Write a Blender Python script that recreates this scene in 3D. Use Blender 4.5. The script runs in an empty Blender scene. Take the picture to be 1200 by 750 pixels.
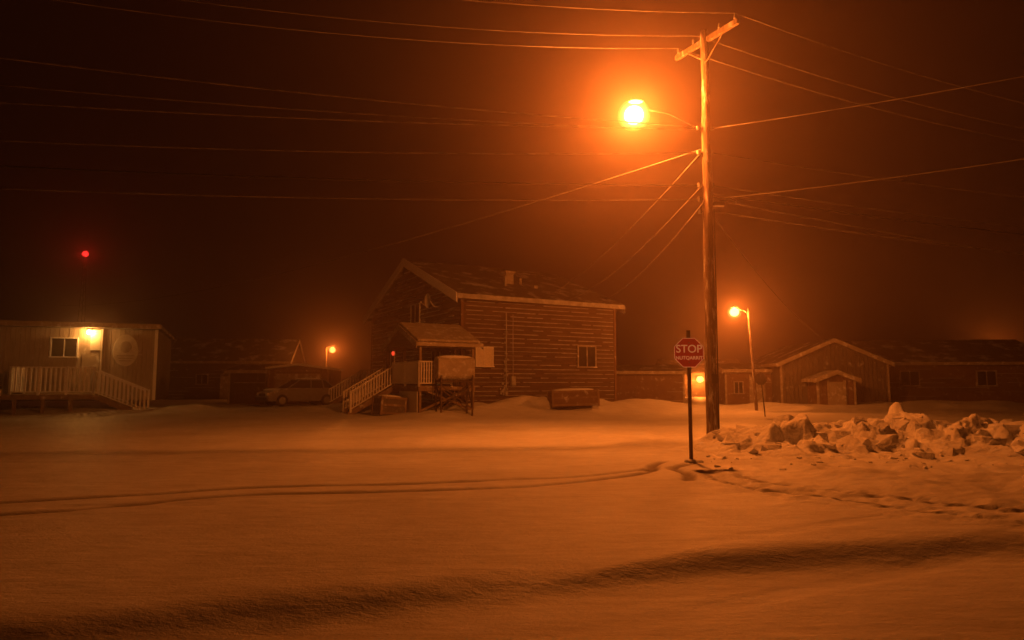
import bpy, bmesh, math, random
import numpy as np
from mathutils import Vector, Matrix
random.seed(4); rng=np.random.default_rng(7)
S=bpy.context.scene
S.view_settings.view_transform='Standard'; S.view_settings.look='None'; S.view_settings.exposure=0

# ---------------------------------------------------------------- materials
def lk(nt,a,b): nt.links.new(a,b)
def M(name,c1,c2=None,scale=4,rough=.75,bump=.3,bscale=25,stretch=(1,1,1),frost=0,fscale=3,fstretch=(1,1,1),spec=.3,metal=0,dist=.02,frost_up=0):
    m=bpy.data.materials.new(name); m.use_nodes=True; nt=m.node_tree; n=nt.nodes
    b=n['Principled BSDF']; b.inputs['Roughness'].default_value=rough
    b.inputs['Specular IOR Level'].default_value=spec; b.inputs['Metallic'].default_value=metal
    tc=n.new('ShaderNodeTexCoord'); mp=n.new('ShaderNodeMapping'); mp.inputs['Scale'].default_value=stretch
    lk(nt,tc.outputs['Object'],mp.inputs['Vector'])
    no=n.new('ShaderNodeTexNoise'); no.inputs['Scale'].default_value=scale; no.inputs['Detail'].default_value=6
    lk(nt,mp.outputs[0],no.inputs['Vector'])
    cr=n.new('ShaderNodeValToRGB'); cr.color_ramp.elements[0].position=.32; cr.color_ramp.elements[1].position=.68
    c2=c2 or tuple(x*.7 for x in c1)
    cr.color_ramp.elements[0].color=(*c1,1); cr.color_ramp.elements[1].color=(*c2,1)
    lk(nt,no.outputs['Fac'],cr.inputs[0]); col=cr.outputs[0]
    if frost>0:
        mp2=n.new('ShaderNodeMapping'); mp2.inputs['Scale'].default_value=fstretch; lk(nt,tc.outputs['Object'],mp2.inputs['Vector'])
        nf=n.new('ShaderNodeTexNoise'); nf.inputs['Scale'].default_value=fscale; nf.inputs['Detail'].default_value=9; nf.inputs['Roughness'].default_value=.65
        lk(nt,mp2.outputs[0],nf.inputs['Vector'])
        r=n.new('ShaderNodeMapRange'); r.inputs[1].default_value=.72-frost*.4; r.inputs[2].default_value=.86-frost*.4; r.inputs[4].default_value=.85
        src=nf.outputs['Fac']
        if frost_up:
            g=n.new('ShaderNodeNewGeometry'); sx=n.new('ShaderNodeSeparateXYZ'); lk(nt,g.outputs['Normal'],sx.inputs[0])
            ma=n.new('ShaderNodeMath'); ma.operation='MULTIPLY_ADD'; ma.inputs[1].default_value=frost_up; lk(nt,sx.outputs['Z'],ma.inputs[0]); lk(nt,nf.outputs['Fac'],ma.inputs[2]); src=ma.outputs[0]
        lk(nt,src,r.inputs[0])
        mx=n.new('ShaderNodeMix'); mx.data_type='RGBA'; lk(nt,r.outputs[0],mx.inputs[0]); lk(nt,col,mx.inputs[6]); mx.inputs[7].default_value=(.72,.74,.78,1)
        col=mx.outputs[2]
    lk(nt,col,b.inputs['Base Color'])
    bn=n.new('ShaderNodeTexNoise'); bn.inputs['Scale'].default_value=bscale; bn.inputs['Detail'].default_value=5; lk(nt,mp.outputs[0],bn.inputs['Vector'])
    bp=n.new('ShaderNodeBump'); bp.inputs['Strength'].default_value=bump; bp.inputs['Distance'].default_value=dist
    lk(nt,bn.outputs['Fac'],bp.inputs['Height']); lk(nt,bp.outputs[0],b.inputs['Normal'])
    return m
def E(name,c,s):   # translucent glowing glass: emits and lets the lamp inside shine through
    m=bpy.data.materials.new(name); m.use_nodes=True; nt=m.node_tree; nt.nodes.clear()
    o=nt.nodes.new('ShaderNodeOutputMaterial'); a=nt.nodes.new('ShaderNodeAddShader'); t=nt.nodes.new('ShaderNodeBsdfTransparent'); e=nt.nodes.new('ShaderNodeEmission')
    e.inputs['Color'].default_value=(*c,1); e.inputs['Strength'].default_value=s
    lk(nt,t.outputs[0],a.inputs[0]); lk(nt,e.outputs[0],a.inputs[1]); lk(nt,a.outputs[0],o.inputs['Surface'])
    m.cycles.emission_sampling='NONE'
    return m
SNOW=(.80,.81,.84)
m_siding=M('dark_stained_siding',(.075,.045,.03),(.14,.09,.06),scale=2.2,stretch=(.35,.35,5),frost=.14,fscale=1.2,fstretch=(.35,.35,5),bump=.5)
m_sidingg=M('lightened_gable_siding',(.30,.22,.17),(.18,.13,.10),scale=2.2,stretch=(.35,.35,4),frost=.42,fscale=1.0,fstretch=(.5,.5,3),bump=.5)  # paler, frostier siding, making up in colour for weak light on the gable
m_trim=M('frosted_trim_paint',(.42,.37,.32),(.30,.26,.22),frost=.5)
m_roof=M('dark_shingle_roof',(.09,.08,.075),(.15,.14,.13),frost=.50,fscale=.9,bscale=40,bump=.6)
m_white=M('white_paint',(.80,.78,.75),(.7,.68,.64),scale=6,frost=.4)
m_wood=M('weathered_wood',(.30,.22,.15),(.18,.13,.09),stretch=(1,1,.3),scale=6,frost=.4)
m_woodd=M('dark_wood',(.12,.085,.06),(.07,.05,.035),frost=.3)
m_panel=M('pale_vertical_siding',(.40,.35,.30),(.28,.24,.21),stretch=(3,3,.5),scale=3,frost=.3)
m_dark=M('dark_metal',(.05,.05,.05),(.08,.07,.06),rough=.5,metal=.3)
m_galv=M('galvanised_steel',(.34,.34,.34),(.24,.24,.24),rough=.5,metal=.5,frost=.35)
m_glass=M('dark_window_glass',(.02,.02,.025),(.04,.04,.04),rough=.12,bump=.02,spec=.6)
m_curt=M('pale_blind',(.7,.66,.58),(.6,.55,.48),rough=.4,stretch=(1,1,8))
m_snowcap=M('snow_cap',SNOW,(.74,.75,.79),bump=.6,bscale=8,dist=.06)
m_frost=M('rime_frost',(.50,.50,.52),(.24,.23,.23),scale=3,bump=.6,bscale=14)
m_pole=M('utility_pole_wood',(.26,.19,.14),(.09,.065,.045),stretch=(3,3,.25),scale=5,frost=.46,fscale=3.5,fstretch=(2.5,2.5,.45),bump=1,bscale=14,dist=.04)
m_brown=M('brown_plywood',(.15,.09,.065),(.20,.13,.09),scale=2,frost=.36)
m_greyw=M('grey_cladding',(.17,.15,.13),(.11,.095,.08),stretch=(3,3,.5),frost=.33,fscale=2)
m_carp=M('car_paint',(.24,.24,.27),(.18,.18,.20),rough=.3,bump=.05,frost=.32,frost_up=.12,spec=.5)
m_tire=M('tyre_rubber',(.025,.025,.025),rough=.9)
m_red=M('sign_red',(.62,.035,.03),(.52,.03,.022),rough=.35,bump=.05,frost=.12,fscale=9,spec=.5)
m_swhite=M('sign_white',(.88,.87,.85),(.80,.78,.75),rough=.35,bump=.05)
for mm_,c_,s_ in ((m_red,(.9,.03,.01),.09),(m_swhite,(1,.30,.10),.26)):   # faint glow added to the sign faces, imitating light thrown back by sheeting
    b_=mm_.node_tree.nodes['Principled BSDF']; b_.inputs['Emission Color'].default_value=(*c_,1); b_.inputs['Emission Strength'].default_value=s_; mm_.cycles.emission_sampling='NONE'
m_wire=M('frosted_cable',(.40,.38,.36),(.12,.11,.10),scale=3)
m_wired=M('black_cable',(.03,.03,.03),(.05,.05,.05))
m_plaq=M('plaque_face',(.62,.6,.56),(.5,.47,.43),scale=5)

# ---------------------------------------------------------------- mesh builder
class MB:
    def __init__(s): s.v=[]; s.f=[]; s.m=[]; s.mi=0
    def add(s,vs,fs):
        o=len(s.v); s.v+= [tuple(map(float,p)) for p in vs]
        for f in fs: s.f.append(tuple(i+o for i in f)); s.m.append(s.mi)
        return s
    def box(s,x0,x1,y0,y1,z0,z1):
        s.add([(x0,y0,z0),(x1,y0,z0),(x1,y1,z0),(x0,y1,z0),(x0,y0,z1),(x1,y0,z1),(x1,y1,z1),(x0,y1,z1)],
              [(0,3,2,1),(4,5,6,7),(0,1,5,4),(1,2,6,5),(2,3,7,6),(3,0,4,7)]); return s
    def beam(s,a,b,w,h,up=(0,0,1)):
        a=Vector(a); b=Vector(b); d=(b-a).normalized(); u=Vector(up)
        if abs(d.dot(u))>.98: u=Vector((0,1,0))
        sd=d.cross(u).normalized(); u=sd.cross(d).normalized()
        c=[]
        for p in (a,b):
            for i,j in ((-1,-1),(1,-1),(1,1),(-1,1)): c.append(p+sd*(i*w/2)+u*(j*h/2))
        s.add(c,[(0,1,2,3),(7,6,5,4),(0,4,5,1),(1,5,6,2),(2,6,7,3),(3,7,4,0)]); return s
    def tube(s,pts,r,n=8,cap=True):
        pts=[Vector(p) for p in pts]; k=len(pts); rs=r if hasattr(r,'__len__') else [r]*k
        vs=[]; fs=[]
        for i,p in enumerate(pts):
            d=(pts[min(i+1,k-1)]-pts[max(i-1,0)]).normalized()
            u=Vector((0,0,1)) if abs(d.z)<.95 else Vector((1,0,0))
            a=d.cross(u).normalized(); b=a.cross(d)
            for j in range(n):
                t=2*math.pi*j/n; vs.append(p+a*(rs[i]*math.cos(t))+b*(rs[i]*math.sin(t)))
        for i in range(k-1):
            for j in range(n):
                q=(j+1)%n; fs.append((i*n+j,i*n+q,(i+1)*n+q,(i+1)*n+j))
        if cap: fs.append(tuple(range(n))[::-1]); fs.append(tuple((k-1)*n+j for j in range(n)))
        s.add(vs,fs); return s
    def ell(s,c,r,nu=16,nv=10,z0=-1,z1=1):
        vs=[];fs=[]
        a0=math.asin(z0);a1=math.asin(z1)
        for i in range(nv+1):
            a=a0+(a1-a0)*i/nv
            for j in range(nu):
                t=2*math.pi*j/nu
                vs.append((c[0]+r[0]*math.cos(a)*math.cos(t),c[1]+r[1]*math.cos(a)*math.sin(t),c[2]+r[2]*math.sin(a)))
        for i in range(nv):
            for j in range(nu):
                q=(j+1)%nu; fs.append((i*nu+j,i*nu+q,(i+1)*nu+q,(i+1)*nu+j))
        fs.append(tuple(range(nu))[::-1]); fs.append(tuple(nv*nu+j for j in range(nu)))
        s.add(vs,fs); return s
    def prism(s,poly,d):
        n=len(poly); d=Vector(d); vs=[Vector(p) for p in poly]; vs+= [p+d for p in vs]
        fs=[tuple(range(n)),tuple(range(n,2*n))[::-1]]+[((i+1)%n,i,i+n,(i+1)%n+n) for i in range(n)]
        s.add(vs,fs); return s
    def make(s,name,mats,parent=None,smooth=False,bevel=0,loc=None,rz=0,recalc=True):
        me=bpy.data.meshes.new(name); me.from_pydata(s.v,[],s.f)
        mats=mats if isinstance(mats,(list,tuple)) else [mats]
        for m in mats: me.materials.append(m)
        me.polygons.foreach_set('material_index',s.m)
        if smooth: me.polygons.foreach_set('use_smooth',[True]*len(s.f))
        me.update(); o=bpy.data.objects.new(name,me); S.collection.objects.link(o)
        if recalc:
            bm=bmesh.new(); bm.from_mesh(me); bmesh.ops.recalc_face_normals(bm,faces=bm.faces); bm.to_mesh(me); bm.free()
        if parent: o.parent=parent
        if loc: o.location=loc
        o.rotation_euler[2]=rz
        if bevel:
            b=o.modifiers.new('bevel','BEVEL'); b.width=bevel; b.segments=2; b.limit_method='ANGLE'
        return o
def empty(name,loc=(0,0,0),rz=0):
    e=bpy.data.objects.new(name,None); S.collection.objects.link(e); e.location=loc; e.rotation_euler[2]=math.radians(rz); e.empty_display_size=.3; return e
def lamp(name,loc,col,power,r,parent=None):
    l=bpy.data.lights.new(name,'POINT'); l.color=col; l.energy=power; l.shadow_soft_size=r
    o=bpy.data.objects.new(name,l); S.collection.objects.link(o); o.location=loc
    if parent: o.parent=parent
    return o
SOD=(1.0,.195,.020)

# ---------------------------------------------------------------- terrain
def vn(x,y,sd):
    xi=np.floor(x); yi=np.floor(y); fx=x-xi; fy=y-yi; fx=fx*fx*(3-2*fx); fy=fy*fy*(3-2*fy)
    def h(a,b):
        t=np.sin(a*127.1+b*311.7+sd*17.3)*43758.5453; return t-np.floor(t)
    return (h(xi,yi)*(1-fx)+h(xi+1,yi)*fx)*(1-fy)+(h(xi,yi+1)*(1-fx)+h(xi+1,yi+1)*fx)*fy-.5
def fbm(x,y,sd,o=4):
    r=0;a=1
    for i in range(o): r=r+a*vn(x*2**i,y*2**i,sd+i); a*=.5
    return r
def pdist(X,Y,pts):
    best=np.full(X.shape,1e9)
    for (ax,ay),(bx,by) in zip(pts[:-1],pts[1:]):
        dx,dy=bx-ax,by-ay; t=np.clip(((X-ax)*dx+(Y-ay)*dy)/(dx*dx+dy*dy),0,1)
        best=np.minimum(best,np.hypot(X-ax-t*dx,Y-ay-t*dy))
    return best
def smooth(pts,n=6):
    out=[];P=[pts[0]]+pts+[pts[-1]]
    for i in range(1,len(P)-2):
        p0,p1,p2,p3=[np.array(p,float) for p in P[i-1:i+3]]
        for k in range(n):
            t=k/n; out.append(tuple(.5*((2*p1)+(-p0+p2)*t+(2*p0-5*p1+4*p2-p3)*t*t+(-p0+3*p1-3*p2+p3)*t**3)))
    out.append(tuple(pts[-1])); return out
tracksA=[smooth([(-13,7.3),(-6.9,9.5),(-4,10.85),(-1.4,11.3),(.75,11.8),(2.0,12.5),(2.6,13.1)]),
         smooth([(-13,6.1),(-6.4,8.5),(-3.85,10.05),(-.55,10.6),(1.5,11.6),(2.5,12.6),(2.75,13.6),(3.1,14.3)]),
         smooth([(2.9,11.4),(3.1,12.2),(3.0,13.0),(3.5,13.7)])]
tracksC=[smooth([(-14,7.9),(-8,9.0),(-3,9.3),(1,9.7),(4,10.2)]),smooth([(-14,14.5),(-6,14.5),(0,15),(5,17),(9,22)]),smooth([(-14,16),(-6,16.2),(-1,16.8),(3.4,19),(6,24)]),
         smooth([(-9,2),(-3,4.0),(2,6.8),(6,8.8),(12,10)]),smooth([(-8,1),(-2.2,3.3),(3,6.0),(7,7.9),(13,9)])]
tracksB=[smooth([(3.4,12.3),(3.5,10.9),(4.6,9.2),(5.6,7.6),(8,6.0)]),smooth([(3.9,12),(4.1,10.9),(5.3,9.4),(6.3,8.0),(9,6.6)])]
mounds=[(-1.2,35.4,2.6,1.6,.6),(1.0,36.6,1.5,1.0,.55),(4.4,37.6,2.6,1.3,.55),(-8.6,37.6,1.6,1.4,.3),(-10.5,38.2,1.8,.9,.2),(-17.2,36.2,1.5,1.0,.35),
        (7.5,39.5,2.5,1.5,.5),(-24,35.6,5,1.2,.25),(16,40,6,1,.15),(-4.2,33,1.6,1.0,.25),(26,42,7,1.5,.3),(-3.1,31.8,1.2,.6,.2)]
bx=np.array([-30,-2.94,-1.77,0,1.71,3.2,5,12.]); by=np.array([2.6,4.50,4.95,5.50,6.18,6.55,6.9,7.9])
def height(X,Y):
    R=np.hypot(X,Y)
    z=.09*fbm(X*.12,Y*.12,1,3)*np.clip(R/6,0,1)
    near=1-.6*np.exp(-((Y-np.interp(X,bx,by))/.8)**2)
    z=z+.017*fbm(X*.9+Y*.35,Y*1.3-X*.5,5,4)*near
    s=Y-np.interp(X,bx,by)+.08*fbm(X*.5,Y*.1,9,2)
    amp=.105*np.clip((X+7)/3,0.4,1)*np.clip((9-X)/4,0,1)*(1+.2*fbm(X*.5,0*Y+1,21,1))
    z=z+amp*np.tanh(s/.20)*np.exp(-np.abs(s)/1.2)  # ridge shaped so its near slope turns from the lamp, giving a dark band
    d=np.full(X.shape,9.)
    for i,t in enumerate(tracksA):
        di=pdist(X,Y,t); d=np.minimum(d,di)
        z=z-.05*np.exp(-(di/.10)**4)+.010*np.exp(-((di-.2)/.07)**2)
    for t in tracksC:
        di=pdist(X,Y,t); z=z-.012*np.exp(-(di/.14)**4)*(1+fbm(X*2,Y*2,90,2))
    for t in tracksB:
        di=pdist(X,Y,t); d=np.minimum(d,di+.06)
        z=z-.028*np.exp(-(di/.13)**4)*(1+.8*np.sign(np.sin(Y*28+X*9)))+.015*np.exp(-((di-.25)/.1)**2)+.035*np.exp(-(di/.7)**2)*fbm(X*5,Y*5,95,3)
    sh=1/(1+np.exp(-(X-4.2-(14-Y)*.33)/.25))*(Y<22)*np.clip((Y-6)/3,0,1)
    z=z+sh*(.08+.13*fbm(X*1.5,Y*1.5,31,5))
    for mx,my,sx,sy,a in mounds:
        g=np.exp(-((X-mx)/sx)**2-((Y-my)/sy)**2); z=z+a*g*(1+.35*fbm(X*.9,Y*.9,40,4))
    z=z+.25*np.clip((Y-33)/8,0,1)
    z=z+.35*np.maximum(fbm(X*.55,Y*.7,44,4),0)*np.exp(-((Y-36-.12*np.abs(X))/3.2)**2)
    return z,d
def gz(x,y): return float(height(np.array([float(x)]),np.array([float(y)]))[0][0])
rad=[.3]
while rad[-1]<4: rad.append(rad[-1]*1.02)
while rad[-1]<20: rad.append(rad[-1]*1.004)
while rad[-1]<60: rad.append(rad[-1]*1.01)
while rad[-1]<900: rad.append(rad[-1]*1.05)
rad=np.array(rad)
ang=np.concatenate([np.arange(-45,45,.2),np.arange(45,315,5)]); ang=np.radians(ang); na=len(ang); nr=len(rad)
RR,AA=np.meshgrid(rad,ang,indexing='ij'); X=(RR*np.sin(AA)).ravel(); Y=(RR*np.cos(AA)).ravel()
Z,Dk=height(X,Y)
V=np.column_stack([X,Y,Z]); V=np.vstack([V,[0,0,0]])
i=np.arange(nr-1)[:,None]*na; j=np.arange(na)[None,:]; j2=(j+1)%na
F=np.stack([i+j,(i+na)+j,(i+na)+j2,i+j2],-1).reshape(-1,4)
me=bpy.data.meshes.new('snowy_ground')
T=np.stack([np.full(na,nr*na),np.arange(na),(np.arange(na)+1)%na],-1)
nv=len(V); nf=len(F); ntf=len(T)
me.vertices.add(nv); me.vertices.foreach_set('co',V.ravel())
me.loops.add(nf*4+ntf*3); me.loops.foreach_set('vertex_index',np.concatenate([F.ravel(),T.ravel()]).astype(np.int32))
me.polygons.add(nf+ntf); me.polygons.foreach_set('loop_start',np.concatenate([np.arange(nf)*4,nf*4+np.arange(ntf)*3]).astype(np.int32))
me.update(calc_edges=True); me.validate(); me.polygons.foreach_set('use_smooth',[True]*len(me.polygons))
at=me.attributes.new('packed','FLOAT','POINT'); at.data.foreach_set('value',np.append(np.exp(-(Dk/.105)**4),0).astype(np.float32))
if me.polygons[1000].normal.z<0: me.flip_normals()
g=bpy.data.objects.new('snowy_ground',me); S.collection.objects.link(g)
m=bpy.data.materials.new('packed_snow'); m.use_nodes=True; nt=m.node_tree; n=nt.nodes; b=n['Principled BSDF']
b.inputs['Roughness'].default_value=.5; b.inputs['Specular IOR Level'].default_value=.35
tc=n.new('ShaderNodeTexCoord')
def nz(sc,det,st=(1,1,1),rot=0,ro=.6):
    mp=n.new('ShaderNodeMapping'); mp.inputs['Scale'].default_value=st; mp.inputs['Rotation'].default_value=(0,0,rot); lk(nt,tc.outputs['Object'],mp.inputs['Vector'])
    t=n.new('ShaderNodeTexNoise'); t.inputs['Scale'].default_value=sc; t.inputs['Detail'].default_value=det; t.inputs['Roughness'].default_value=ro; lk(nt,mp.outputs[0],t.inputs['Vector']); return t.outputs['Fac']
a1=nz(.35,7); a2=nz(1.8,8,(1,2.4,1),.9,.68); a3=nz(34,5); a4=nz(6,8,(1,2,1),-.6,.75); a5=nz(3.2,6,(.22,3,1),-.45,.7)
cr=n.new('ShaderNodeValToRGB'); cr.color_ramp.elements[0].position=.36; cr.color_ramp.elements[1].position=.60
cr.color_ramp.elements[0].color=(.54,.52,.50,1); cr.color_ramp.elements[1].color=(.84,.85,.87,1)
def mad(s,k,add=None):
    q=n.new('ShaderNodeMath'); q.operation='MULTIPLY_ADD' if add is not None else 'MULTIPLY'; q.inputs[1].default_value=k; lk(nt,s,q.inputs[0])
    if add is not None: lk(nt,add,q.inputs[2])
    return q.outputs[0]
lk(nt,mad(a5,.25,mad(a2,.35,mad(a1,.4))),cr.inputs[0])
atn=n.new('ShaderNodeAttribute'); atn.attribute_name='packed'
mx=n.new('ShaderNodeMix'); mx.data_type='RGBA'; lk(nt,atn.outputs['Fac'],mx.inputs[0]); lk(nt,cr.outputs[0],mx.inputs[6]); mx.inputs[7].default_value=(.18,.15,.13,1)
lk(nt,mx.outputs[2],b.inputs['Base Color'])
prev=None
for src,st,di in ((a2,.45,.05),(a5,.35,.03),(a4,.5,.03),(a3,.55,.010)):
    bp=n.new('ShaderNodeBump'); bp.inputs['Strength'].default_value=st; bp.inputs['Distance'].default_value=di; lk(nt,src,bp.inputs['Height'])
    if prev: lk(nt,prev,bp.inputs['Normal'])
    prev=bp.outputs[0]
lk(nt,prev,b.inputs['Normal']); me.materials.append(m)

# ploughed snow bank
nx,ny=420,170
xs=np.linspace(4.2,22,nx); ys=np.linspace(13.2,20.5,ny); XX,YY=np.meshgrid(xs,ys,indexing='ij')
x=XX.ravel(); y=YY.ravel()
crest=16.7+.35*np.sin(x*.9); env=np.exp(-np.abs((y-crest)/1.75)**2.4)*np.clip((x-4.4)/2.2,0,1)**.7*np.clip((21.5-x)/2,0,1)
NS=480
seeds=np.column_stack([rng.uniform(4,22.5,NS),rng.uniform(13,21,NS)]); rh=rng.normal(0,.10,NS); tl=rng.uniform(-.6,.6,(NS,2))
xw=x+.22*fbm(x*2.2,y*2.2,50,4); yw=y+.22*fbm(x*2.2,y*2.2,60,4)
dd=(xw[:,None]-seeds[None,:,0])**2+(yw[:,None]-seeds[None,:,1])**2
pi_=np.argpartition(dd,2,axis=1)[:,:2]; da=np.take_along_axis(dd,pi_,1); sw=da[:,0]>da[:,1]
i1=np.where(sw,pi_[:,1],pi_[:,0]); i2=np.where(sw,pi_[:,0],pi_[:,1]); e=np.clip((np.sqrt(da.max(1))-np.sqrt(da.min(1)))/.12,0,1)
def hh(ix): return rh[ix]+tl[ix,0]*(xw-seeds[ix,0])+tl[ix,1]*(yw-seeds[ix,1])
bl=hh(i1)*.5*(1+e)+hh(i2)*.5*(1-e)-.07*(1-e)
gzv,_=height(x,y)
z=gzv-.12+env*(.54+.16*fbm(x*.55,y*.55,70,3))+bl*np.clip(env*1.6,0,1)+.08*fbm(x*4,y*4,80,5)*np.clip(env*3,0,1)+.12*np.clip(env*8,0,1)
V=np.column_stack([x,y,z]); i=np.arange(nx-1)[:,None]*ny; j=np.arange(ny-1)[None,:]
F=np.stack([i+j,i+ny+j,i+ny+j+1,i+j+1],-1).reshape(-1,4)
mb=MB(); mb.v=[tuple(p) for p in V.tolist()]; mb.f=[tuple(q) for q in F.tolist()]; mb.m=[0]*len(mb.f)
m_bank=M('ploughed_snow',SNOW,(.60,.59,.60),scale=1.6,bump=.9,bscale=6,dist=.08)
SBK=empty('snow_bank'); mb.make('bank_surface',m_bank,SBK,smooth=True,recalc=False)
ck=bmesh.new()
def chunk(c,r):
    R=Matrix.Rotation(random.uniform(0,6.3),3,'Z')@Matrix.Rotation(random.uniform(-.8,.8),3,'X')
    sc=Vector((r*random.uniform(.8,1.6),r*random.uniform(.6,1.1),r*random.uniform(.4,.8)))
    vs=[]
    for k in range(14):
        p=Vector([random.uniform(-1,1) for _ in range(3)]); mxx=max(abs(a) for a in p); p=p/mxx*random.uniform(.72,1)
        vs.append(ck.verts.new(Vector(c)+R@Vector((p.x*sc.x,p.y*sc.y,p.z*sc.z))))
    bmesh.ops.convex_hull(ck,input=vs)
    bad=[v for v in vs if v.is_valid and not v.link_faces]
    bmesh.ops.delete(ck,geom=bad,context='VERTS')
zi=z.reshape(nx,ny)
for k in range(720):
    cx=random.uniform(5.0,21); cy=random.gauss(16.3,1.2)
    if not(13.5<cy<20): continue
    ii=int((cx-4.2)/(17.8)*(nx-1)); jj=int((cy-13.2)/7.3*(ny-1)); r_=random.choice([.04,.05,.07,.09,.12,.16,.2,.25]); chunk((cx,cy,zi[ii,jj]-r_*.2),r_)
for k in range(120):
    cx=random.uniform(3.9,13); cy=random.uniform(12.3,15); chunk((cx,cy,gz(cx,cy)),random.uniform(.012,.06))
me2=bpy.data.meshes.new('snow_chunks'); ck.to_mesh(me2); ck.free(); me2.materials.append(m_bank)
o=bpy.data.objects.new('snow_chunks',me2); S.collection.objects.link(o); o.parent=SBK
b_=o.modifiers.new('bevel','BEVEL'); b_.width=.012; b_.segments=2; b_.limit_method='ANGLE'

# ---------------------------------------------------------------- helpers for buildings
def railing(mb,a,b,h=1.1,posts=2,bal=.14,w=.04):
    a=Vector(a); b=Vector(b); L=(b-a).length; up=Vector((0,0,1))
    mb.beam(a+up*h,b+up*h,.10,.06); mb.beam(a+up*.12,b+up*.12,.05,.06)
    for i in range(posts):
        p=a.lerp(b,i/(posts-1)); mb.beam(p-up*.05,p+up*(h+.05),.1,.1)
    k=int(L/bal)
    for i in range(1,k):
        p=a.lerp(b,i/k); mb.beam(p+up*.12,p+up*h,w,w)
def lapwall(mb,z0,z1,span,axis,plane,out,bh=.27,lip=.045,fr=None,fprob=.8,thick=1.0):
    z=z0
    while z<z1-.02:
        zt=min(z+bh,z1); (a0,a1),(b0,b1)=span(z),span(zt)
        if a1-a0<.1: break
        if b1-b0<.02: b0=b1=(b0+b1)/2; b1+=.02
        j=random.uniform(-.008,.008)
        q=[(a0,plane+out*(lip+j),z),(a1,plane+out*(lip+j),z),(b1,plane+out*.004,zt),(b0,plane+out*.004,zt),(a0,plane,z),(a1,plane,z)]
        if axis=='y': q=[(p[1],p[0],p[2]) for p in q]
        mb.add(q,[(0,1,2,3),(0,1,5,4)])
        if fr is not None and b1-b0>.6:
            a=b0+random.uniform(0,.3)
            while a<b1-.1:
                e_=min(a+random.uniform(.4,2.6),b1-.02)
                if random.random()<fprob:
                    t_=random.uniform(.02,.05)*thick; d=sorted((plane+out*.0,plane+out*(lip+random.uniform(.0,.02))))
                    if axis=='x': fr.box(a,e_,d[0],d[1],zt-.015-t_,zt-.006)
                    else: fr.box(d[0],d[1],a,e_,zt-.015-t_,zt-.006)
                a=e_+random.choice([0.02,.05,.2,.6])
        z=zt
def window(par,name,axis,plane,out,c,w,z0,z1,glass,frame,mull=True):
    f=MB(); g=MB(); t=.07
    def bx(m,a0,a1,d0,d1,zz0,zz1):
        d0,d1=sorted((plane+out*d0,plane+out*d1))
        if axis=='x': m.box(a0,a1,d0,d1,zz0,zz1)
        else: m.box(d0,d1,a0,a1,zz0,zz1)
    a0,a1=c-w/2,c+w/2
    bx(f,a0-t,a1+t,.0,.11,z1,z1+t); bx(f,a0-t-.03,a1+t+.03,.0,.15,z0-t,z0)
    bx(f,a0-t,a0,.0,.10,z0,z1); bx(f,a1,a1+t,.0,.10,z0,z1)
    if mull: bx(f,c-.025,c+.025,.075,.09,z0,z1)
    f.make(name+'_frame',frame,par); bx(g,a0,a1,.06,.072,z0,z1); g.make(name+'_glass',glass,par)
def gable_roof(par,name,x0,x1,y0,y1,ze,zr,ridge,th,mat,ovh=.35,gv=.3,trim=None,rake=.16):
    mb=MB(); tr=MB()
    if ridge=='x':
        yc=(y0+y1)/2; sl=(zr-ze)/((y1-y0)/2)
        for s_ in (-1,1):
            ye=yc+s_*((y1-y0)/2+ovh); zE=ze-sl*ovh
            mb.prism([(x0-gv,yc,zr),(x0-gv,ye,zE),(x0-gv,ye,zE+th),(x0-gv,yc,zr+th)],(x1-x0+2*gv,0,0))
            for xx in (x0-gv-.045,x1+gv+.005): tr.prism([(xx,yc,zr-rake),(xx,ye,zE-rake),(xx,ye,zE+th+.02),(xx,yc,zr+th+.02)],(.04,0,0))
            tr.box(x0-gv,x1+gv,*sorted((ye,ye+s_*.03)),zE-.06,zE+th+.01)
    else:
        xc=(x0+x1)/2; sl=(zr-ze)/((x1-x0)/2)
        for s_ in (-1,1):
            xe=xc+s_*((x1-x0)/2+ovh); zE=ze-sl*ovh
            mb.prism([(xc,y0-gv,zr),(xe,y0-gv,zE),(xe,y0-gv,zE+th),(xc,y0-gv,zr+th)],(0,y1-y0+2*gv,0))
            for yy in (y0-gv-.045,y1+gv+.005): tr.prism([(xc,yy,zr-.1),(xe,yy,zE-.1),(xe,yy,zE+th+.02),(xc,yy,zr+th+.02)],(0,.04,0))
            tr.box(*sorted((xe,xe+s_*.03)),y0-gv,y1+gv,zE-.04,zE+th+.01)
    mb.make(name,mat,par); tr.make(name+'_fascia',trim or m_trim,par)

# ---------------------------------------------------------------- main house
H=empty('two_storey_house',(-2.66,36,0),30)
W,L,ze,zr=10.2,14.6,6.3,9.15
core=MB(); core.prism([(0.03,0.03,.2),(0.03,L-.03,.2),(.03,L-.03,ze-.02),(.03,L/2,zr-.02),(.03,.03,ze-.02)],(W-.06,0,0)); core.make('walls_core',m_woodd,H)
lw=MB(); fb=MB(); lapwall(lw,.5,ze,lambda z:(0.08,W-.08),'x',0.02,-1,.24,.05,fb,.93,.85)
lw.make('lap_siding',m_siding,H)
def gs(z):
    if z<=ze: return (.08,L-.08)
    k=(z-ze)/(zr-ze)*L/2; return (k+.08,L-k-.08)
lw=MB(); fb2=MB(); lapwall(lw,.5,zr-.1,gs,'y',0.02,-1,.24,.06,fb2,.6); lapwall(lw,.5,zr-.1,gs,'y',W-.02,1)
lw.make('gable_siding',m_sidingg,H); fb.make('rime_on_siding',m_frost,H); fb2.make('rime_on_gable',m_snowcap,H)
cb=MB()
for a,b_ in ((0,0),(W,0),(0,L)): cb.box(a-.06,a+.08,b_-.06,b_+.08,.3,ze-.05)
cb.make('corner_boards',m_brown,H)
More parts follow.
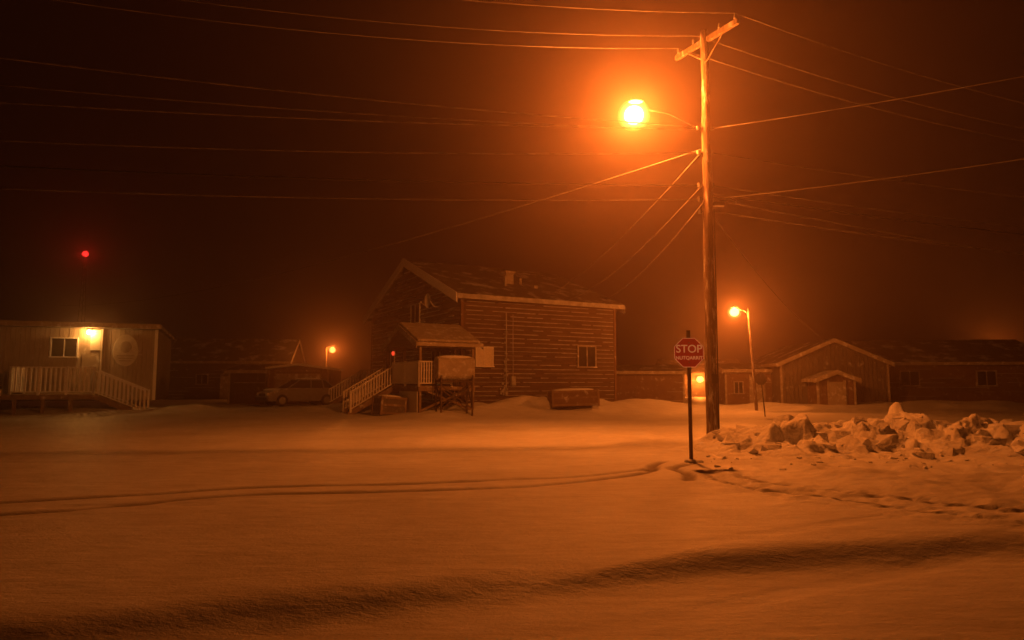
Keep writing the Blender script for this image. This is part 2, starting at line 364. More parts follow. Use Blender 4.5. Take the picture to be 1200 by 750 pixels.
gable_roof(H,'roof',0,W,0,L,ze,zr,'x',.18,m_roof,ovh=.45,gv=.45,trim=m_frost,rake=.32)
rk=MB(); yc=L/2; sl=(zr-ze)/(L/2)
for s_ in (-1,1):
    ye=yc+s_*(L/2+.45); zE=ze-sl*.45
    rk.prism([(-.505,yc,zr-.26),(-.505,ye,zE-.26),(-.505,ye,zE+.24),(-.505,yc,zr+.24)],(-.05,0,0))
rk.make('lightened_bargeboards',m_snowcap,H)  # bargeboards given snow colour so they look lit under grazing light
window(H,'window_1','x',0,-1,1.33,.95,2.55,3.5,m_curt,m_white)
window(H,'window_2','x',0,-1,8.1,1.2,2.6,3.75,m_glass,m_trim)
window(H,'window_3','y',0,-1,6.4,1.3,5.3,6.4,m_glass,m_snowcap)
window(H,'window_4','y',0,-1,10.6,1.3,2.8,3.9,m_glass,m_white)
window(H,'window_5','y',0,-1,3.2,1.0,2.9,3.9,m_glass,m_white)
dr=MB(); dr.box(-.08,.0,.2,1.15,1.52,3.5); dr.make('entrance_door',m_trim,H)
pp=MB(); pp.tube([(2.64,-.13,1.2),(2.64,-.13,5.5)],.035,8)
for zz in (2,3.2,4.4): pp.box(2.56,2.72,-.16,-.03,zz,zz+.05)
pp.box(2.95,3.2,-.2,-.03,1.5,2.0); pp.tube([(3.07,-.12,2.0),(3.07,-.12,5.4)],.02,6); pp.make('vent_pipe',m_frost,H)
fr=MB()
for k in range(45):
    zz=random.uniform(1.0,1.0+4.2*random.random()); s_=.3+.7*(1-(zz-1)/4.2); fr.ell((2.64+random.gauss(0,.07*s_*2),-.05,zz),(random.uniform(.02,.06)*(1+s_),.04,random.uniform(.03,.10)),7,4)
fr.make('frost_build_up',m_frost,H,smooth=True)
ch=MB(); ch.box(4.3,4.8,2.8,3.3,7.0,8.25); ch.box(4.2,4.9,2.7,3.4,8.25,8.35); ch.tube([(5.4,3.0,7.2),(5.4,3.0,8.0)],.09,8); ch.tube([(3.9,2.2,7.0),(3.9,2.2,7.9)],.06,8); ch.box(5.9,6.15,2.2,2.5,7.0,7.5)
ch.make('chimney',m_trim,H)
sd=MB(); R_=.42; vs=[];fc=[]
for i_ in range(6):
    r=R_*i_/5
    for j_ in range(18):
        t=j_/18*6.283; vs.append((-.65-.12*(i_/5)**2,2.84+r*math.cos(t),6.25+r*math.sin(t)))
for i_ in range(5):
    for j_ in range(18): fc.append((i_*18+j_,i_*18+(j_+1)%18,(i_+1)*18+(j_+1)%18,(i_+1)*18+j_))
sd.add(vs,fc); sd.tube([(0,2.84,5.9),(-.4,2.84,5.95),(-.62,2.84,6.25)],.03,6); sd.tube([(-.7,2.84,5.85),(-1.15,2.84,6.1)],.015,5); sd.ell((-1.17,2.84,6.13),(.06,.05,.06),8,5)
sd.make('dish_antenna',m_white,H)
# porch
pd=MB(); x0,x1,y0,y1=-3.3,-.3,-2.2,2.5; zf=1.5
for k in range(18): pd.box(x0,x1+.2,y0+k*.26,y0+k*.26+.245,zf-.05,zf)
for a in (x0+.1,x1-.1):
    for b_ in (y0+.1,0,y1-.1):
        pd.beam((a,b_,.1),(a,b_,3.35),.12,.12)
pd.beam((x0+.1,y0+.1,3.4),(x0+.1,y1-.1,3.4),.12,.16); pd.beam((x0+.1,y0+.1,3.4),(x1,y0+.1,3.4),.12,.16)
pd.beam((x0,y0+.03,zf-.15),(x1,y0+.03,zf-.15),.05,.2); pd.beam((x0+.03,y0,zf-.15),(x0+.03,y1,zf-.15),.05,.2)
pd.beam((x0+.1,y0+.1,.3),(x1-.1,y0+.1,1.4),.06,.1); pd.beam((x0+.1,y0+.1,1.4),(x1-.1,y0+.1,.3),.06,.1)
pd.make('porch_frame',m_wood,H)
pr=MB(); railing(pr,(x0,y0,zf),(x0,y1-1.2,zf),1.15,3,.13,.06); railing(pr,(x0,y0,zf),(x1-1.3,y0,zf),1.15,2,.13,.06)
railing(pr,(x0,y1-1.2,zf),(x0-2.2,y1-1.2,.2),1.0,2,.16,.055); railing(pr,(x0,y1,zf),(x0-2.2,y1,.2),1.0,2,.16,.055)
pr.make('porch_railing',m_white,H)
st=MB()
for k in range(8): st.box(x0-.28*(k+1),x0-.28*k,y1-1.2,y1,zf-.17*(k+1)-.05,zf-.17*(k+1))
for b_ in (y1-1.2,y1): st.beam((x0,b_,zf-.15),(x0-2.3,b_,.05),.05,.25)
st.make('porch_stairs',m_wood,H)
sk=MB()
for k in range(15): sk.box(x0-.03,x0,y0+.1+k*.16,y0+.23+k*.16,.25,zf-.27)
sk.make('porch_skirting',m_white,H)
gable_roof(H,'porch_roof',x0,x1+.2,y0,y1,3.5,4.45,'x',.10,m_trim,ovh=.12,gv=.15)
gb=MB(); yc=(y0+y1)/2
gb.prism([(x0,y0,3.5),(x0,y1,3.5),(x0,yc,4.42)],(.04,0,0)); gb.make('porch_gable',m_sidingg,H)
sc=MB()
for s_ in (-1,1):
    ye=yc+s_*((y1-y0)/2+.05)
    sc.prism([(x0-.1,yc,4.555),(x0-.1,ye,3.6),(x0-.1,ye,3.72),(x0-.1,yc,4.72)],(x1-x0+.35,0,0))
sc.make('porch_roof_snow',m_trim,H,bevel=.05)
pl=MB(); pl.ell((x0-.12,1.0,3.15),(.09,.09,.12),10,6); pl.make('porch_lamp',E('dull_red_lamp',(1,.06,.02),.6),H)

FT=empty('fuel_tank',(-2.75,32.75,0),28)
t=MB(); prof=[]
for k in range(20):
    a=k/20*6.283; prof.append((-.95,.32*math.cos(a),2.33+.28*math.sin(a)+(.28 if math.sin(a)>0 else -.28)))
t.prism(prof,(1.9,0,0)); t.make('tank_shell',m_trim,FT,bevel=.05)
t=MB()
for a in (-.8,.8):
    for b_ in (-.32,.32): t.beam((a,b_,.0),(a,b_,2.0),.07,.07)
    t.beam((a,-.36,1.75),(a,.36,1.75),.08,.08); t.beam((a,-.32,.5),(a,.32,1.6),.04,.05)
for b_ in (-.32,.32): t.beam((-.85,b_,1.70),(.85,b_,1.70),.06,.08); t.beam((-.8,b_,.4),(.8,b_,1.5),.04,.05); t.beam((.8,b_,.4),(-.8,b_,1.5),.04,.05)
t.make('tank_stand',m_woodd,FT)
t=MB(); t.tube([(0,0,2.8),(0,0,3.05)],.05,8); t.tube([(.5,0,2.8),(.5,0,3.2),(.5,.15,3.25)],.03,8); t.tube([(-.9,0,1.8),(-1.1,0,1.7),(-1.1,0,.8)],.02,6); t.make('filler_pipes',m_dark,FT)
t=MB(); t.ell((0,0,2.86),(.9,.28,.10),16,6); t.make('snow_on_tank',m_snowcap,FT,smooth=True)

def crate(name,loc,rz,w,d,h,mat,tilt=0):
    e=empty(name,loc,rz); e.rotation_euler[1]=tilt
    b_=MB(); b_.box(-w/2,w/2,-d/2,d/2,0,h); b_.make('panels',mat,e)
    f=MB()
    for a in (-w/2,w/2):
        for c in (-d/2,d/2): f.box(a-.05,a+.05,c-.05,c+.05,-.03,h+.03)
    for zz in (.08,h*.55,h-.04):
        f.box(-w/2,w/2,-d/2-.03,-d/2-.002,zz-.05,zz+.05); f.box(-w/2-.03,-w/2-.002,-d/2,d/2,zz-.05,zz+.05)
    f.make('battens',m_wood,e); s_=MB(); s_.ell((0,0,h+.02),(w*.47,d*.47,.10),14,6,-.3,1); s_.make('snow_top',m_snowcap,e,smooth=True)
crate('wooden_crate',(-6.0,33.4,.1),35,1.25,1.0,.85,m_greyw,.08)
crate('wooden_crate',(3.2,35.9,.45),8,2.4,1.2,.8,m_brown,-.03)

# ---------------------------------------------------------------- left office building
LB=empty('portable_office_building',(-19.8,38,0),20)
w=MB(); w.box(-15,0,.05,6,.7,4.6); w.make('walls_core',m_woodd,LB)
v=MB(); a=-15
while a<-.02:
    wd=.22; v.box(a+.006,min(a+wd,0)-.006,random.uniform(.0,.02),.05,.72,4.58); a+=wd
v.make('vertical_planks',m_panel,LB)
v=MB(); a=0.06
while a<6: v.box(0,.03+random.uniform(0,.01),a+.006,min(a+.22,6)-.006,.72,4.55); a+=.22
v.make('side_planks',m_woodd,LB)  # side planks coloured dark, as the unlit side would look
r=MB(); r.prism([(-15.3,-.45,4.62),(-15.3,6.3,4.35),(-15.3,6.3,4.5),(-15.3,-.45,4.8)],(15.55,0,0)); r.make('roof',m_roof,LB)
r=MB(); r.box(-15.3,.25,-.5,-.455,4.6,4.86); r.make('roof_fascia',m_trim,LB)
window(LB,'window_1','x',0,-1,-4.4,1.15,3.05,4.0,m_glass,m_snowcap)
d=MB(); d.box(-3.55,-2.75,-.05,-.015,1.1,3.3); d.make('door',m_trim,LB)
d=MB(); d.box(-3.2,-2.72,-.08,-.055,3.4,4.5); d.box(-2.7,-2.62,-.09,-.015,.8,4.55); d.box(-.1,.06,-.06,-.01,.7,4.6); d.make('trim_panel',m_white,LB)
pq=MB(); pts=[]
for k in range(24):
    a=k/24*6.283; pts.append((-1.5+.62*math.cos(a),-.03,3.35+(.95 if math.sin(a)>0 else .8)*math.sin(a)))
pq.prism(pts,(0,-.05,0)); pq.make('plaque',m_plaq,LB,bevel=.015)
pq=MB()
pq.ell((-1.5,-.09,3.6),(.3,.02,.32),16,6)
for k,ww in enumerate((.42,.36,.3)): pq.box(-1.5-ww,-1.5+ww,-.095,-.082,3.1-k*.14,3.15-k*.14)
pq.make('plaque_emblem',m_panel,LB)
dk=MB(); xa,xb=-8.5,-2.5
for k in range(10): dk.box(xa,xb,-2.2+k*.22,-2.2+k*.22+.205,1.02,1.07)
dk.beam((xa,-2.2,.92),(xb,-2.2,.92),.06,.2)
for a in np.arange(xa+.2,xb+.1,1.2): dk.beam((a,-2.1,-.1),(a,-2.1,1.0),.14,.14)
for k in range(6): dk.box(xb+.36*k,xb+.36*(k+1),-2.2,-.9,1.0-.17*(k+1)-.05,1.0-.17*(k+1))
for b_ in (-2.2,-.9): dk.beam((xb,b_,.95),(xb+2.3,b_,-.05),.05,.24)
dk.make('deck_and_stairs',m_wood,LB)
rl=MB(); railing(rl,(-6.1,-2.2,1.07),(xb,-2.2,1.07),1.35,4,.2,.075); railing(rl,(xb,-2.2,1.07),(xb+2.35,-2.2,.05),1.2,2,.2,.075); railing(rl,(xb,-.9,1.07),(xb+2.35,-.9,.05),1.2,2,.2,.07)
railing(rl,(-6.1,-2.2,1.07),(-6.1,0,1.07),1.35,2,.2,.07); railing(rl,(-8.5,-2.2,1.07),(-6.5,-2.2,1.07),.2,2,.5)
rl.make('deck_railing',m_snowcap,LB)
wl=MB(); wl.box(-3.35,-3.15,-.12,-.0,4.30,4.55); wl.make('wall_lamp_housing',m_dark,LB)
wl=MB(); wl.ell((-3.25,-.26,4.36),(.13,.13,.14),12,8); wl.make('wall_lamp_bulb',E('bulb_glow',(1,.62,.25),6),LB)
lamp('wall_lamp_light',(-3.25,-.26,4.36),(1,.36,.06),170,.08,LB)

# ---------------------------------------------------------------- simple buildings
def house(name,loc,rz,w,d,ze,zr,ridge,mat,wins=(),door=None,lap=True,roofmat=None,gmat=None):
    e=empty(name,loc,rz); c=MB()
    if ridge=='y': c.prism([(0,0,0),(w,0,0),(w,0,ze),(w/2,0,zr),(0,0,ze)],(0,d,0))
    else: c.prism([(0,0,0),(0,d,0),(0,d,ze),(0,d/2,zr),(0,0,ze)],(w,0,0))
    c.make('walls',mat,e)
    p=MB(); fz=MB()
    def top(a):
        if ridge=='y': return ze+(zr-ze)*(1-abs(a-w/2)/(w/2))-.05
        return ze-.03
    if lap: 
        if ridge=='y':
            lapwall(p,.1,zr-.05,lambda z:(.03,w-.03) if z<=ze else ((z-ze)/(zr-ze)*w/2+.03,w-(z-ze)/(zr-ze)*w/2-.03),'x',-.004,-1,.3,.035,fz,.3)
        else: lapwall(p,.1,ze,lambda z:(.03,w-.03),'x',-.004,-1,.3,.035,fz,.3)
        fz.make('rime',m_frost,e)
    else:
        a=0
        while a<w-.05:
            h=min(top(a+.02),top(min(a+.24,w))); p.box(a+.01,min(a+.24,w)-.01,-.03-random.uniform(0,.015),-.002,.1,h); a+=.25
    p.make('cladding',mat,e)
    k=MB()
    for a in (0,w): k.box(a-.06,a+.06,-.07,.06,0,ze-.05)
    k.make('corner_boards',gmat or m_trim,e)
    gable_roof(e,'roof',0,w,0,d,ze,zr,ridge,.14,roofmat or m_roof,ovh=.3,gv=.25,trim=gmat or m_trim)
    for i_,(cx,ww,z0,z1) in enumerate(wins): window(e,'window_%d'%(i_+1),'x',-.02,-1,cx,ww,z0,z1,m_glass,gmat or m_trim)
    if door:
        q=MB(); q.box(door[0]-door[1]/2,door[0]+door[1]/2,-.1,-.04,.15,door[2]); q.box(door[0]-door[1]/2-.1,door[0]-door[1]/2,-.12,-.03,.1,door[2]+.1); q.box(door[0]+door[1]/2,door[0]+door[1]/2+.1,-.12,-.03,.1,door[2]+.1)
        q.make('door',gmat or m_trim,e)
    return e
G=empty('garage',(-16.2,45.5,.2),6)
c=MB(); c.prism([(0,0,0),(3.9,0,0),(3.9,0,2.35),(1.95,0,2.6),(0,0,2.35)],(0,6,0)); c.make('walls',m_brown,G)
c=MB(); c.prism([(-.15,-.25,2.36),(1.95,-.25,2.62),(4.05,-.25,2.36),(4.05,-.25,2.5),(1.95,-.25,2.76),(-.15,-.25,2.5)],(0,6.5,0)); c.make('roof',m_snowcap,G)
c=MB()
for k in range(4): c.box(.5,3.4,-.07,-.02,.1+k*.5,.57+k*.5)
c.make('garage_door',m_trim,G)
c=MB(); c.box(.38,.5,-.1,-.01,0,2.2); c.box(3.4,3.52,-.1,-.01,0,2.2); c.box(.38,3.52,-.1,-.01,2.2,2.32); c.box(-.05,.08,-.05,.05,0,2.35); c.box(3.82,3.95,-.05,.05,0,2.35); c.make('door_frame',m_wood,G)
house('storage_shed',(-18.8,45.6,.1),4,2.4,5,2.3,2.7,'x',m_woodd)
house('timber_house',(-30.5,60,0),8,10.5,8,3.6,5.7,'x',m_woodd,wins=[(3.2,.9,1.6,2.4),(7.5,1,1.6,2.5)],door=(5.3,.9,2.3),gmat=m_trim)
house('gabled_bungalow',(16.7,42.5,.1),-4,6.4,9,2.75,4.15,'y',m_greyw,lap=False)
house('entrance_shed',(18.1,40.6,.1),-4,2.1,1.7,1.75,2.15,'y',m_brown,door=(1.05,.85,1.6),lap=False,roofmat=m_frost)
house('lean_to_annex',(13.9,44.6,.1),-2,3.0,4,2.35,2.75,'x',m_brown,wins=[(.8,.5,.9,1.6)],door=(2.0,.8,2.0))
house('long_bungalow',(24.0,46,.1),-8,11.0,8,2.9,4.5,'x',m_brown,wins=[(2.5,1.1,1.4,2.3),(7.2,1.1,1.4,2.3)],gmat=m_trim)
house('neighbouring_bungalow',(35.6,44.5,.1),-14,9,8,2.9,4.3,'x',m_brown,wins=[(1.5,1,1.4,2.3)])
house('low_storehouse',(6.9,46,.1),0,4.6,5,2.25,2.7,'x',m_brown)
house('distant_bungalow',(16,70,.1),0,8,7,2.6,4.0,'x',m_woodd,wins=[(5.5,1,1.2,2)],gmat=m_woodd)

WS=empty('wooden_stairs',(-11.0,41.2,.25),0)
q=MB()
for k in range(7): q.box(.27*k,.27*(k+1),0,1.1,.17*(k+1)-.05,.17*(k+1))
q.box(1.9,3.0,0,1.3,1.15,1.2)
for b_ in (0,1.1): q.beam((0,b_,0),(1.9,b_,1.15),.05,.22)
for a in (2.0,2.9):
    for b_ in (.05,1.2): q.beam((a,b_,-.2),(a,b_,1.15),.1,.1)
q.make('treads_and_landing',m_wood,WS)
q=MB(); railing(q,(0,0,.1),(1.9,0,1.2),.9,2,.17,.06); railing(q,(0,1.1,.1),(1.9,1.1,1.2),.9,2,.17,.06); railing(q,(1.9,0,1.2),(3.0,0,1.2),.95,2,.15,.06); q.make('handrails',m_snowcap,WS)
q=MB(); q.box(2.0,3.0,.1,.14,.0,1.1); q.make('skirting',m_trim,WS)

# ---------------------------------------------------------------- parked car
C=empty('parked_car',(-12.7,40.9,.3),-140)
side=[(2.15,.30),(2.2,.55),(2.1,.78),(1.2,.98),(.95,1.02),(-1.75,1.02),(-2.1,.95),(-2.15,.5),(-2.1,.30)]
bd=MB(); vs=[];k=len(side)
for yy,sx_,sz in ((-.9,.97,0),(-.86,1,.03),(.86,1,.03),(.9,.97,0)): vs+=[(p[0]*sx_,yy,p[1]+(sz if p[1]>.6 else 0)) for p in side]
fs=[]
for i_ in range(3):
    for j_ in range(k): fs.append((i_*k+j_,i_*k+(j_+1)%k,(i_+1)*k+(j_+1)%k,(i_+1)*k+j_))
fs+=[tuple(range(k)),tuple(3*k+j_ for j_ in range(k))]
bd.add(vs,fs); bd.make('body',m_carp,C,bevel=.05)
cab=[(1.0,.80,1.03),(.25,.64,1.5),(-1.35,.64,1.54),(-1.95,.78,1.03)]
cbm=MB(); cbm.add([(p[0],-p[1],p[2]) for p in cab]+[(p[0],p[1],p[2]) for p in cab],[(0,1,2,3),(4,5,6,7),(0,1,5,4),(1,2,6,5),(2,3,7,6)]); cbm.make('greenhouse_glass',m_glass,C)
rf=MB(); rf.box(-1.38,.27,-.66,.66,1.5,1.57)
for s_ in (-1,1):
    for (A,B) in (((1.0,.80,1.03),(.25,.65,1.5)),((-.4,.81,1.03),(-.45,.65,1.5)),((-1.95,.78,1.03),(-1.35,.65,1.52)),((-1.2,.81,1.03),(-1.15,.65,1.5))): rf.beam((A[0],s_*A[1],A[2]),(B[0],s_*B[1],B[2]),.07,.06)
rf.make('roof_and_pillars',m_carp,C,bevel=.02)
wh=MB()
for a in (-1.35,1.35):
    for s_ in (-1,1): wh.tube([(a,s_*.93,.34),(a,s_*.68,.34)],.34,18)
wh.make('wheels',m_tire,C)
wh=MB()
for a in (-1.35,1.35):
    for s_ in (-1,1): wh.tube([(a,s_*.945,.34),(a,s_*.9,.34)],.2,12)
wh.make('hubs',m_galv,C)
hl=MB()
for s_ in (-1,1): hl.box(2.12,2.2,s_*.7-.16,s_*.7+.16,.62,.78)
hl.make('headlamps',m_curt,C)
bm_=MB(); bm_.box(2.14,2.26,-.85,.85,.32,.52); bm_.box(2.15,2.22,-.45,.45,.58,.74); bm_.box(-2.24,-2.12,-.85,.85,.32,.52); bm_.make('bumpers_and_grille',m_dark,C)
sc=MB(); sc.ell((-.55,0,1.57),(.8,.58,.10),14,5,0,1); sc.ell((1.5,0,.92),(.6,.7,.12),14,5,0,1); sc.make('snow_on_car',m_snowcap,C,smooth=True)

# ---------------------------------------------------------------- utility pole with street lamp
PX,PY=5.45,18.8
P=empty('utility_pole',(PX,PY,0))
q=MB(); npt=40; pts=[(0.09*(k/npt)+.012*math.sin(k*.6),.01*math.sin(k*.45),-.3+k/npt*12.0) for k in range(npt+1)]
q.tube(pts,[.165-.055*k/npt+.004*math.sin(k*2.1) for k in range(npt+1)],20); q.make('pole_shaft',m_pole,P,smooth=True)
q=MB(); a=Vector((-.5,1.1,11.35)); b_=Vector((.72,-.85,11.45)); q.beam(a+Vector((0,-.16,0)),b_+Vector((0,-.16,0)),.11,.14)
q.beam((-.25,.55,11.3),(.08,-.16,10.7),.03,.04); q.beam((.42,-.55,11.3),(.08,-.16,10.7),.03,.04); q.make('crossarm',m_pole,P)
q=MB()
for t_ in (.04,.30,.72,.96):
    p=a.lerp(b_,t_)+Vector((0,-.16,.07)); q.tube([p,p+Vector((0,0,.06)),p+Vector((0,0,.1)),p+Vector((0,0,.18))],[.02,.05,.04,.03],8)
for zz in (8.8,8.1,7.15,6.75,6.4):
    q.tube([(.2,-.02,zz-.06),(.2,-.02,zz+.06)],.05,8); q.tube([(-.18,-.02,zz-.06),(-.18,-.02,zz+.06)],.05,8); q.tube([(-.2,-.02,zz),(.24,-.02,zz)],.015,6)
q.box(.2,.5,-.1,.06,6.55,6.65); q.tube([(.3,0,6.6),(.62,-.1,6.75),(.8,-.1,6.62)],.03,6)
for k in range(6): q.tube([(.15+.12*k,-.05,6.72+.06*math.sin(k*2)),(.27+.12*k,-.05,6.72+.06*math.sin(k*2+2))],.028,6)
q.make('insulators_and_hardware',m_galv,P)
q=MB(); q.tube([(.165,-.09,0),(.20,-.08,6.4)],.018,6); q.box(-.02,.12,-.2,-.15,1.6,1.85); q.make('ground_wire_and_tag',m_dark,P)
SL=empty('street_lamp',(PX,PY,0))
q=MB(); q.tube([(-.12,0,8.75),(-.5,0,9.0),(-1.0,0,9.25),(-1.55,0,9.35)],.022,8); q.make('bracket_arm',m_dark,SL)
q=MB(); q.ell((-1.92,0,9.60),(.22,.14,.07),16,8,-.2,1); q.make('luminaire_housing',m_galv,SL,smooth=True)
for k,(rr_,st_,cc_) in enumerate(((.27,3.0,(1,.7,.32)),(.34,.45,(1,.55,.16)),(.40,.35,(1,.45,.10)),(.46,.22,(1,.36,.07)))):
    q=MB(); q.ell((-1.98,0,9.20),(rr_,rr_,rr_*.96),28,16); q.make('lamp_bulb' if k==0 else 'glare_shell_%d'%k,E('sodium_glow_%d'%k,cc_,st_),SL,smooth=True)  # bulb, then larger glowing shells added to imitate glare around it
lamp('sodium_light',(-1.98,0,9.20),SOD,5200,.24,SL)

S2=empty('street_lamp',(12.95,36.4,0))
q=MB(); q.tube([(0,0,0),(-.28,0,5.6)],[.09,.06],10); q.tube([(-.28,0,5.3),(-.5,0,5.5),(-.9,0,5.6)],.03,6); q.make('pole_and_arm',m_pole,S2)
q=MB(); q.ell((-1.0,0,5.66),(.2,.12,.06),12,6,-.2,1); q.make('luminaire_housing',m_galv,S2,smooth=True)
q=MB(); q.ell((-1.03,0,5.42),(.24,.24,.22),16,10); q.make('lamp_bulb',E('sodium_glow_b',(1,.5,.16),2.5),S2,smooth=True)
q=MB(); q.ell((-1.03,0,5.42),(.36,.36,.33),16,10); q.make('glare_shell',E('sodium_glow_b2',(1,.34,.06),.35),S2,smooth=True)  # added outer shell, its weak glow imitating glare
lamp('sodium_light',(-1.03,-.0,5.42),SOD,1500,.18,S2)
S3=empty('street_lamp',(-16.6,61,0))
q=MB(); q.tube([(0,0,0),(0,0,4.9)],[.09,.06],8); q.tube([(0,0,4.7),(.25,0,4.9),(.5,0,4.9)],.03,6); q.make('pole_and_arm',m_pole,S3)
q=MB(); q.ell((.55,0,4.9),(.2,.12,.1),12,6,-.2,1); q.make('luminaire_housing',m_galv,S3)
q=MB(); q.ell((.55,0,4.62),(.26,.26,.24),14,8); q.make('glass_globe',E('sodium_glow_c',(1,.36,.08),1.6),S3)
lamp('sodium_light',(.55,0,4.62),SOD,900,.16,S3)
S4=empty('wall_lamp',(19.0,69.6,0))
q=MB(); q.box(-.15,.15,.0,.3,1.9,2.3); q.make('housing',m_dark,S4)
q=MB(); q.ell((0,-.35,2.05),(.36,.36,.33),14,8); q.make('glass_globe',E('sodium_glow_d',(1,.36,.08),1.8),S4)
lamp('sodium_light',(0,-.35,2.05),SOD,1300,.2,S4)
S5=empty('street_lamp',(41.5,58,0))
q=MB(); q.tube([(0,0,0),(0,0,4.4)],[.09,.06],8); q.tube([(0,0,4.3),(-.4,0,4.45)],.03,6); q.make('pole_and_arm',m_pole,S5)
q=MB(); q.ell((-.4,0,4.2),(.2,.2,.18),14,8); q.make('glass_globe',E('sodium_glow_e',(1,.36,.08),1.5),S5)
lamp('sodium_light',(-.4,0,4.2),SOD,900,.15,S5)

# ---------------------------------------------------------------- stop signs
def octa(r,y,cz,a0=22.5): return [(r*math.cos(math.radians(a0+45*k)),y,cz+r*math.sin(math.radians(a0+45*k))) for k in range(8)]
def text(s,size,loc,par,mat):
    cu=bpy.data.curves.new('t','FONT'); cu.body=s; cu.size=size; cu.align_x='CENTER'; cu.align_y='CENTER'; cu.extrude=.001; cu.offset=.0025
    to=bpy.data.objects.new('t',cu); S.collection.objects.link(to); dg=bpy.context.evaluated_depsgraph_get()
    me_=bpy.data.meshes.new_from_object(to.evaluated_get(dg)); bpy.data.objects.remove(to)
    me_.materials.clear(); me_.materials.append(mat); o=bpy.data.objects.new('lettering_'+s.lower(),me_); S.collection.objects.link(o)
    o.parent=par; o.location=loc; o.rotation_euler=(math.pi/2,0,0)
SS=empty('stop_sign',(3.62,14.0,0),0)
q=MB(); q.box(-.035,.035,.0,.012,-.2,2.68); q.box(-.035,-.022,-.03,.0,-.2,2.68); q.box(.022,.035,-.03,.0,-.2,2.68); q.make('post',m_wood,SS)
r=.325
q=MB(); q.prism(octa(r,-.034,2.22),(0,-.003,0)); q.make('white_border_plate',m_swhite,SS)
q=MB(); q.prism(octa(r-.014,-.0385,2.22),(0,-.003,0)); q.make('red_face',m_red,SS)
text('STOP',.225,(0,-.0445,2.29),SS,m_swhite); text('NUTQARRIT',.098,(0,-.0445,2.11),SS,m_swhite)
q=MB()
for zz in (2.02,2.42): q.tube([(0,-.042,zz),(0,-.05,zz)],.012,8)
q.make('bolts',m_galv,SS)
q=MB()
for k in range(7): q.ell((random.gauss(.05,.12),random.gauss(-.1,.1),.03),(random.uniform(.05,.12),.07,.05),8,5)
q.make('ice_at_base',m_snowcap,SS)
S6=empty('stop_sign',(12.05,33.2,0),150)
q=MB(); q.tube([(-.15,0,0),(0,0,2.15)],.03,6); q.make('post',m_dark,S6)
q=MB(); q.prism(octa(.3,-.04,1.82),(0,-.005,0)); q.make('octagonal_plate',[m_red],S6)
q=MB(); q.prism(octa(.3,-.03,1.82),(0,-.003,0)); q.make('plate_back',m_dark,S6)

RM=empty('radio_mast',(-57,90,0)); q=MB()
for k in range(3):
    a=k*2.094; q.tube([(.8*math.cos(a),.8*math.sin(a),0),(.15*math.cos(a),.15*math.sin(a),18.6)],.05,5)
for z_ in range(0,18,1):
    r0=.8-.65*z_/18.6; r1=.8-.65*(z_+1)/18.6
    for k in range(3): 
        a=k*2.094; b2=a+2.094; q.tube([(r0*math.cos(a),r0*math.sin(a),z_),(r1*math.cos(b2),r1*math.sin(b2),z_+1)],.03,4)
q.make('lattice',m_woodd,RM); q=MB(); q.ell((0,0,18.9),(.36,.36,.38),12,8); q.make('beacon',E('beacon_red',(1,.02,.015),1.6),RM)
lamp('beacon_light',(0,0,18.9),(1,.03,.015),250,.2,RM)

# ---------------------------------------------------------------- wires
def cat(a,b,sag,n_=28):
    a=Vector(a); b=Vector(b); return [a.lerp(b,k/n_)-Vector((0,0,sag*4*(k/n_)*(1-k/n_))) for k in range(n_+1)]
wires=MB(); wires.mi=0
def ext(p,q,z2,k): return (p[0]+(q[0]-p[0])*k,p[1]+(q[1]-p[1])*k,z2)
def wire(a,b,sag,r=.013,mi=0): wires.mi=mi; wires.tube(cat(a,b,sag),r,5,False)
for (z0,z2,s_,r,mi) in ((8.8,10.9,.9,.021,0),(8.85,14.2,1.0,.021,0),(8.75,12.4,1.0,.017,0),(8.1,9.6,1.0,.017,0),(7.15,8.7,.7,.026,1),(6.75,8.0,.8,.015,0)):
    wire((PX-.18,PY,z0),(-42+random.uniform(-2,2),13.6,z2),s_,r,mi)
RA=(11.8,15.1)
for z0,z2,s_ in ((8.8,9.7,.5),(6.75,8.0,.5)):
    wire((PX+.18,PY,z0),ext((PX,PY),RA,z2,3.2),s_,.012)
for z0,z2,s_,r,mi in ((6.9,6.6,.5,.026,1),(6.4,5.9,.6,.014,0),(8.1,8.2,.6,.013,0),(6.75,4.6,.5,.013,0),(7.15,7.4,.7,.012,0)):
    wire((PX+.18,PY,z0),(42,28.5,z2),s_,r,mi)
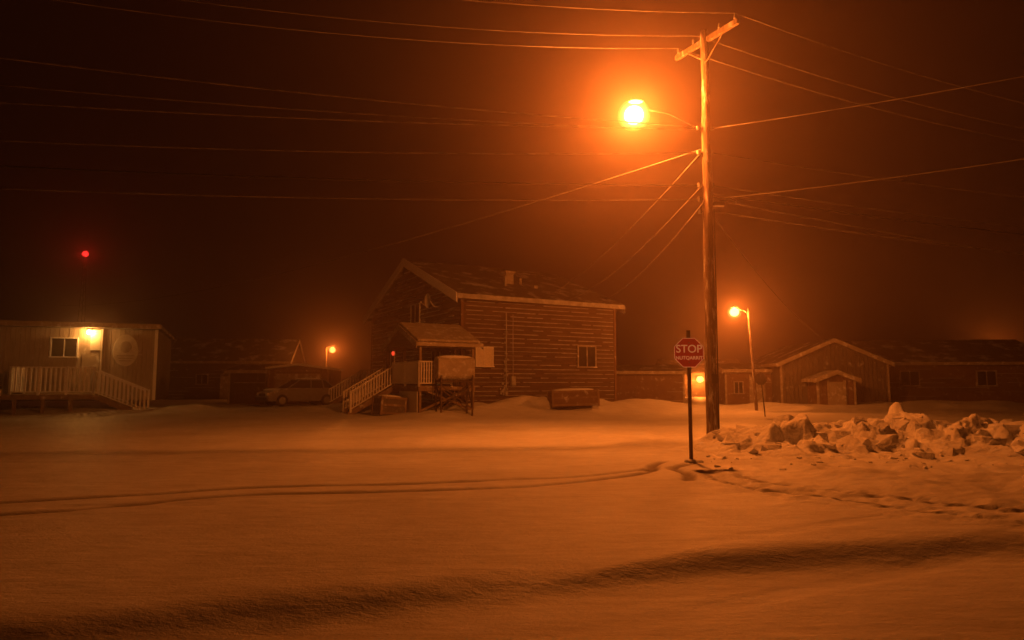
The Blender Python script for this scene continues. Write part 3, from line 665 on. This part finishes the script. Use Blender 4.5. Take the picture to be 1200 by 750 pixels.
for t_ in (.04,.38,.96):
    p=Vector((-.5,1.1,11.35)).lerp(Vector((.72,-.85,11.45)),t_)+Vector((PX,PY-.16,.27))
    wire(p,p+Vector((-34,-10.2,.8)),1.6,.008); wire(p,p+Vector((34,10.5,.4)),1.6,.010)
wires.make('overhead_power_lines',[m_wire,m_wired])
wires=MB()
wire((PX-.1,PY,8.1),(1.93,38.6,6.5),.45,.015); wire((PX-.1,PY,7.15),(3.2,39.3,6.4),.5,.013); wire((PX,PY,6.75),(5.05,40.3,6.35),.5,.013); wire((PX-.1,PY,8.2),(-40,60,8.5),1.2,.011)
wire((PX+.1,PY,6.4),(19.9,42.2,4.1),.6,.010)
wires.make('service_drop_cables',[m_wire,m_wired])

# ---------------------------------------------------------------- ice fog
fg=MB(); fg.box(-170,170,-60,190,-3,38); fo=fg.make('ice_fog',[])
m=bpy.data.materials.new('ice_fog_volume'); m.use_nodes=True; nt=m.node_tree; nt.nodes.clear()
out=nt.nodes.new('ShaderNodeOutputMaterial'); vs_=nt.nodes.new('ShaderNodeVolumeScatter'); vs_.inputs['Color'].default_value=(1,.74,.66,1); vs_.inputs['Density'].default_value=.0074; vs_.inputs['Anisotropy'].default_value=.82
nt.links.new(vs_.outputs[0],out.inputs['Volume']); fo.data.materials.clear(); fo.data.materials.append(m)

# ---------------------------------------------------------------- night sky
wd=bpy.data.worlds.new('World'); S.world=wd; wd.use_nodes=True; nt=wd.node_tree; bg=nt.nodes['Background']
sk=nt.nodes.new('ShaderNodeTexSky'); sk.sky_type='NISHITA'; sk.sun_disc=False; sk.sun_elevation=math.radians(-6); sk.sun_rotation=math.radians(200)
mx=nt.nodes.new('ShaderNodeMix'); mx.data_type='RGBA'; mx.inputs[0].default_value=.97; nt.links.new(sk.outputs[0],mx.inputs[6]); mx.inputs[7].default_value=(.30,.075,.03,1)
nt.links.new(mx.outputs[2],bg.inputs['Color']); bg.inputs['Strength'].default_value=.010

cam=bpy.data.cameras.new('camera'); co=bpy.data.objects.new('camera',cam); S.collection.objects.link(co)
cam.lens=24; cam.sensor_width=36; cam.clip_end=2000; cam.clip_start=.05
co.location=(0,0,1.58); co.rotation_euler=(math.radians(95.36),0,0); S.camera=co
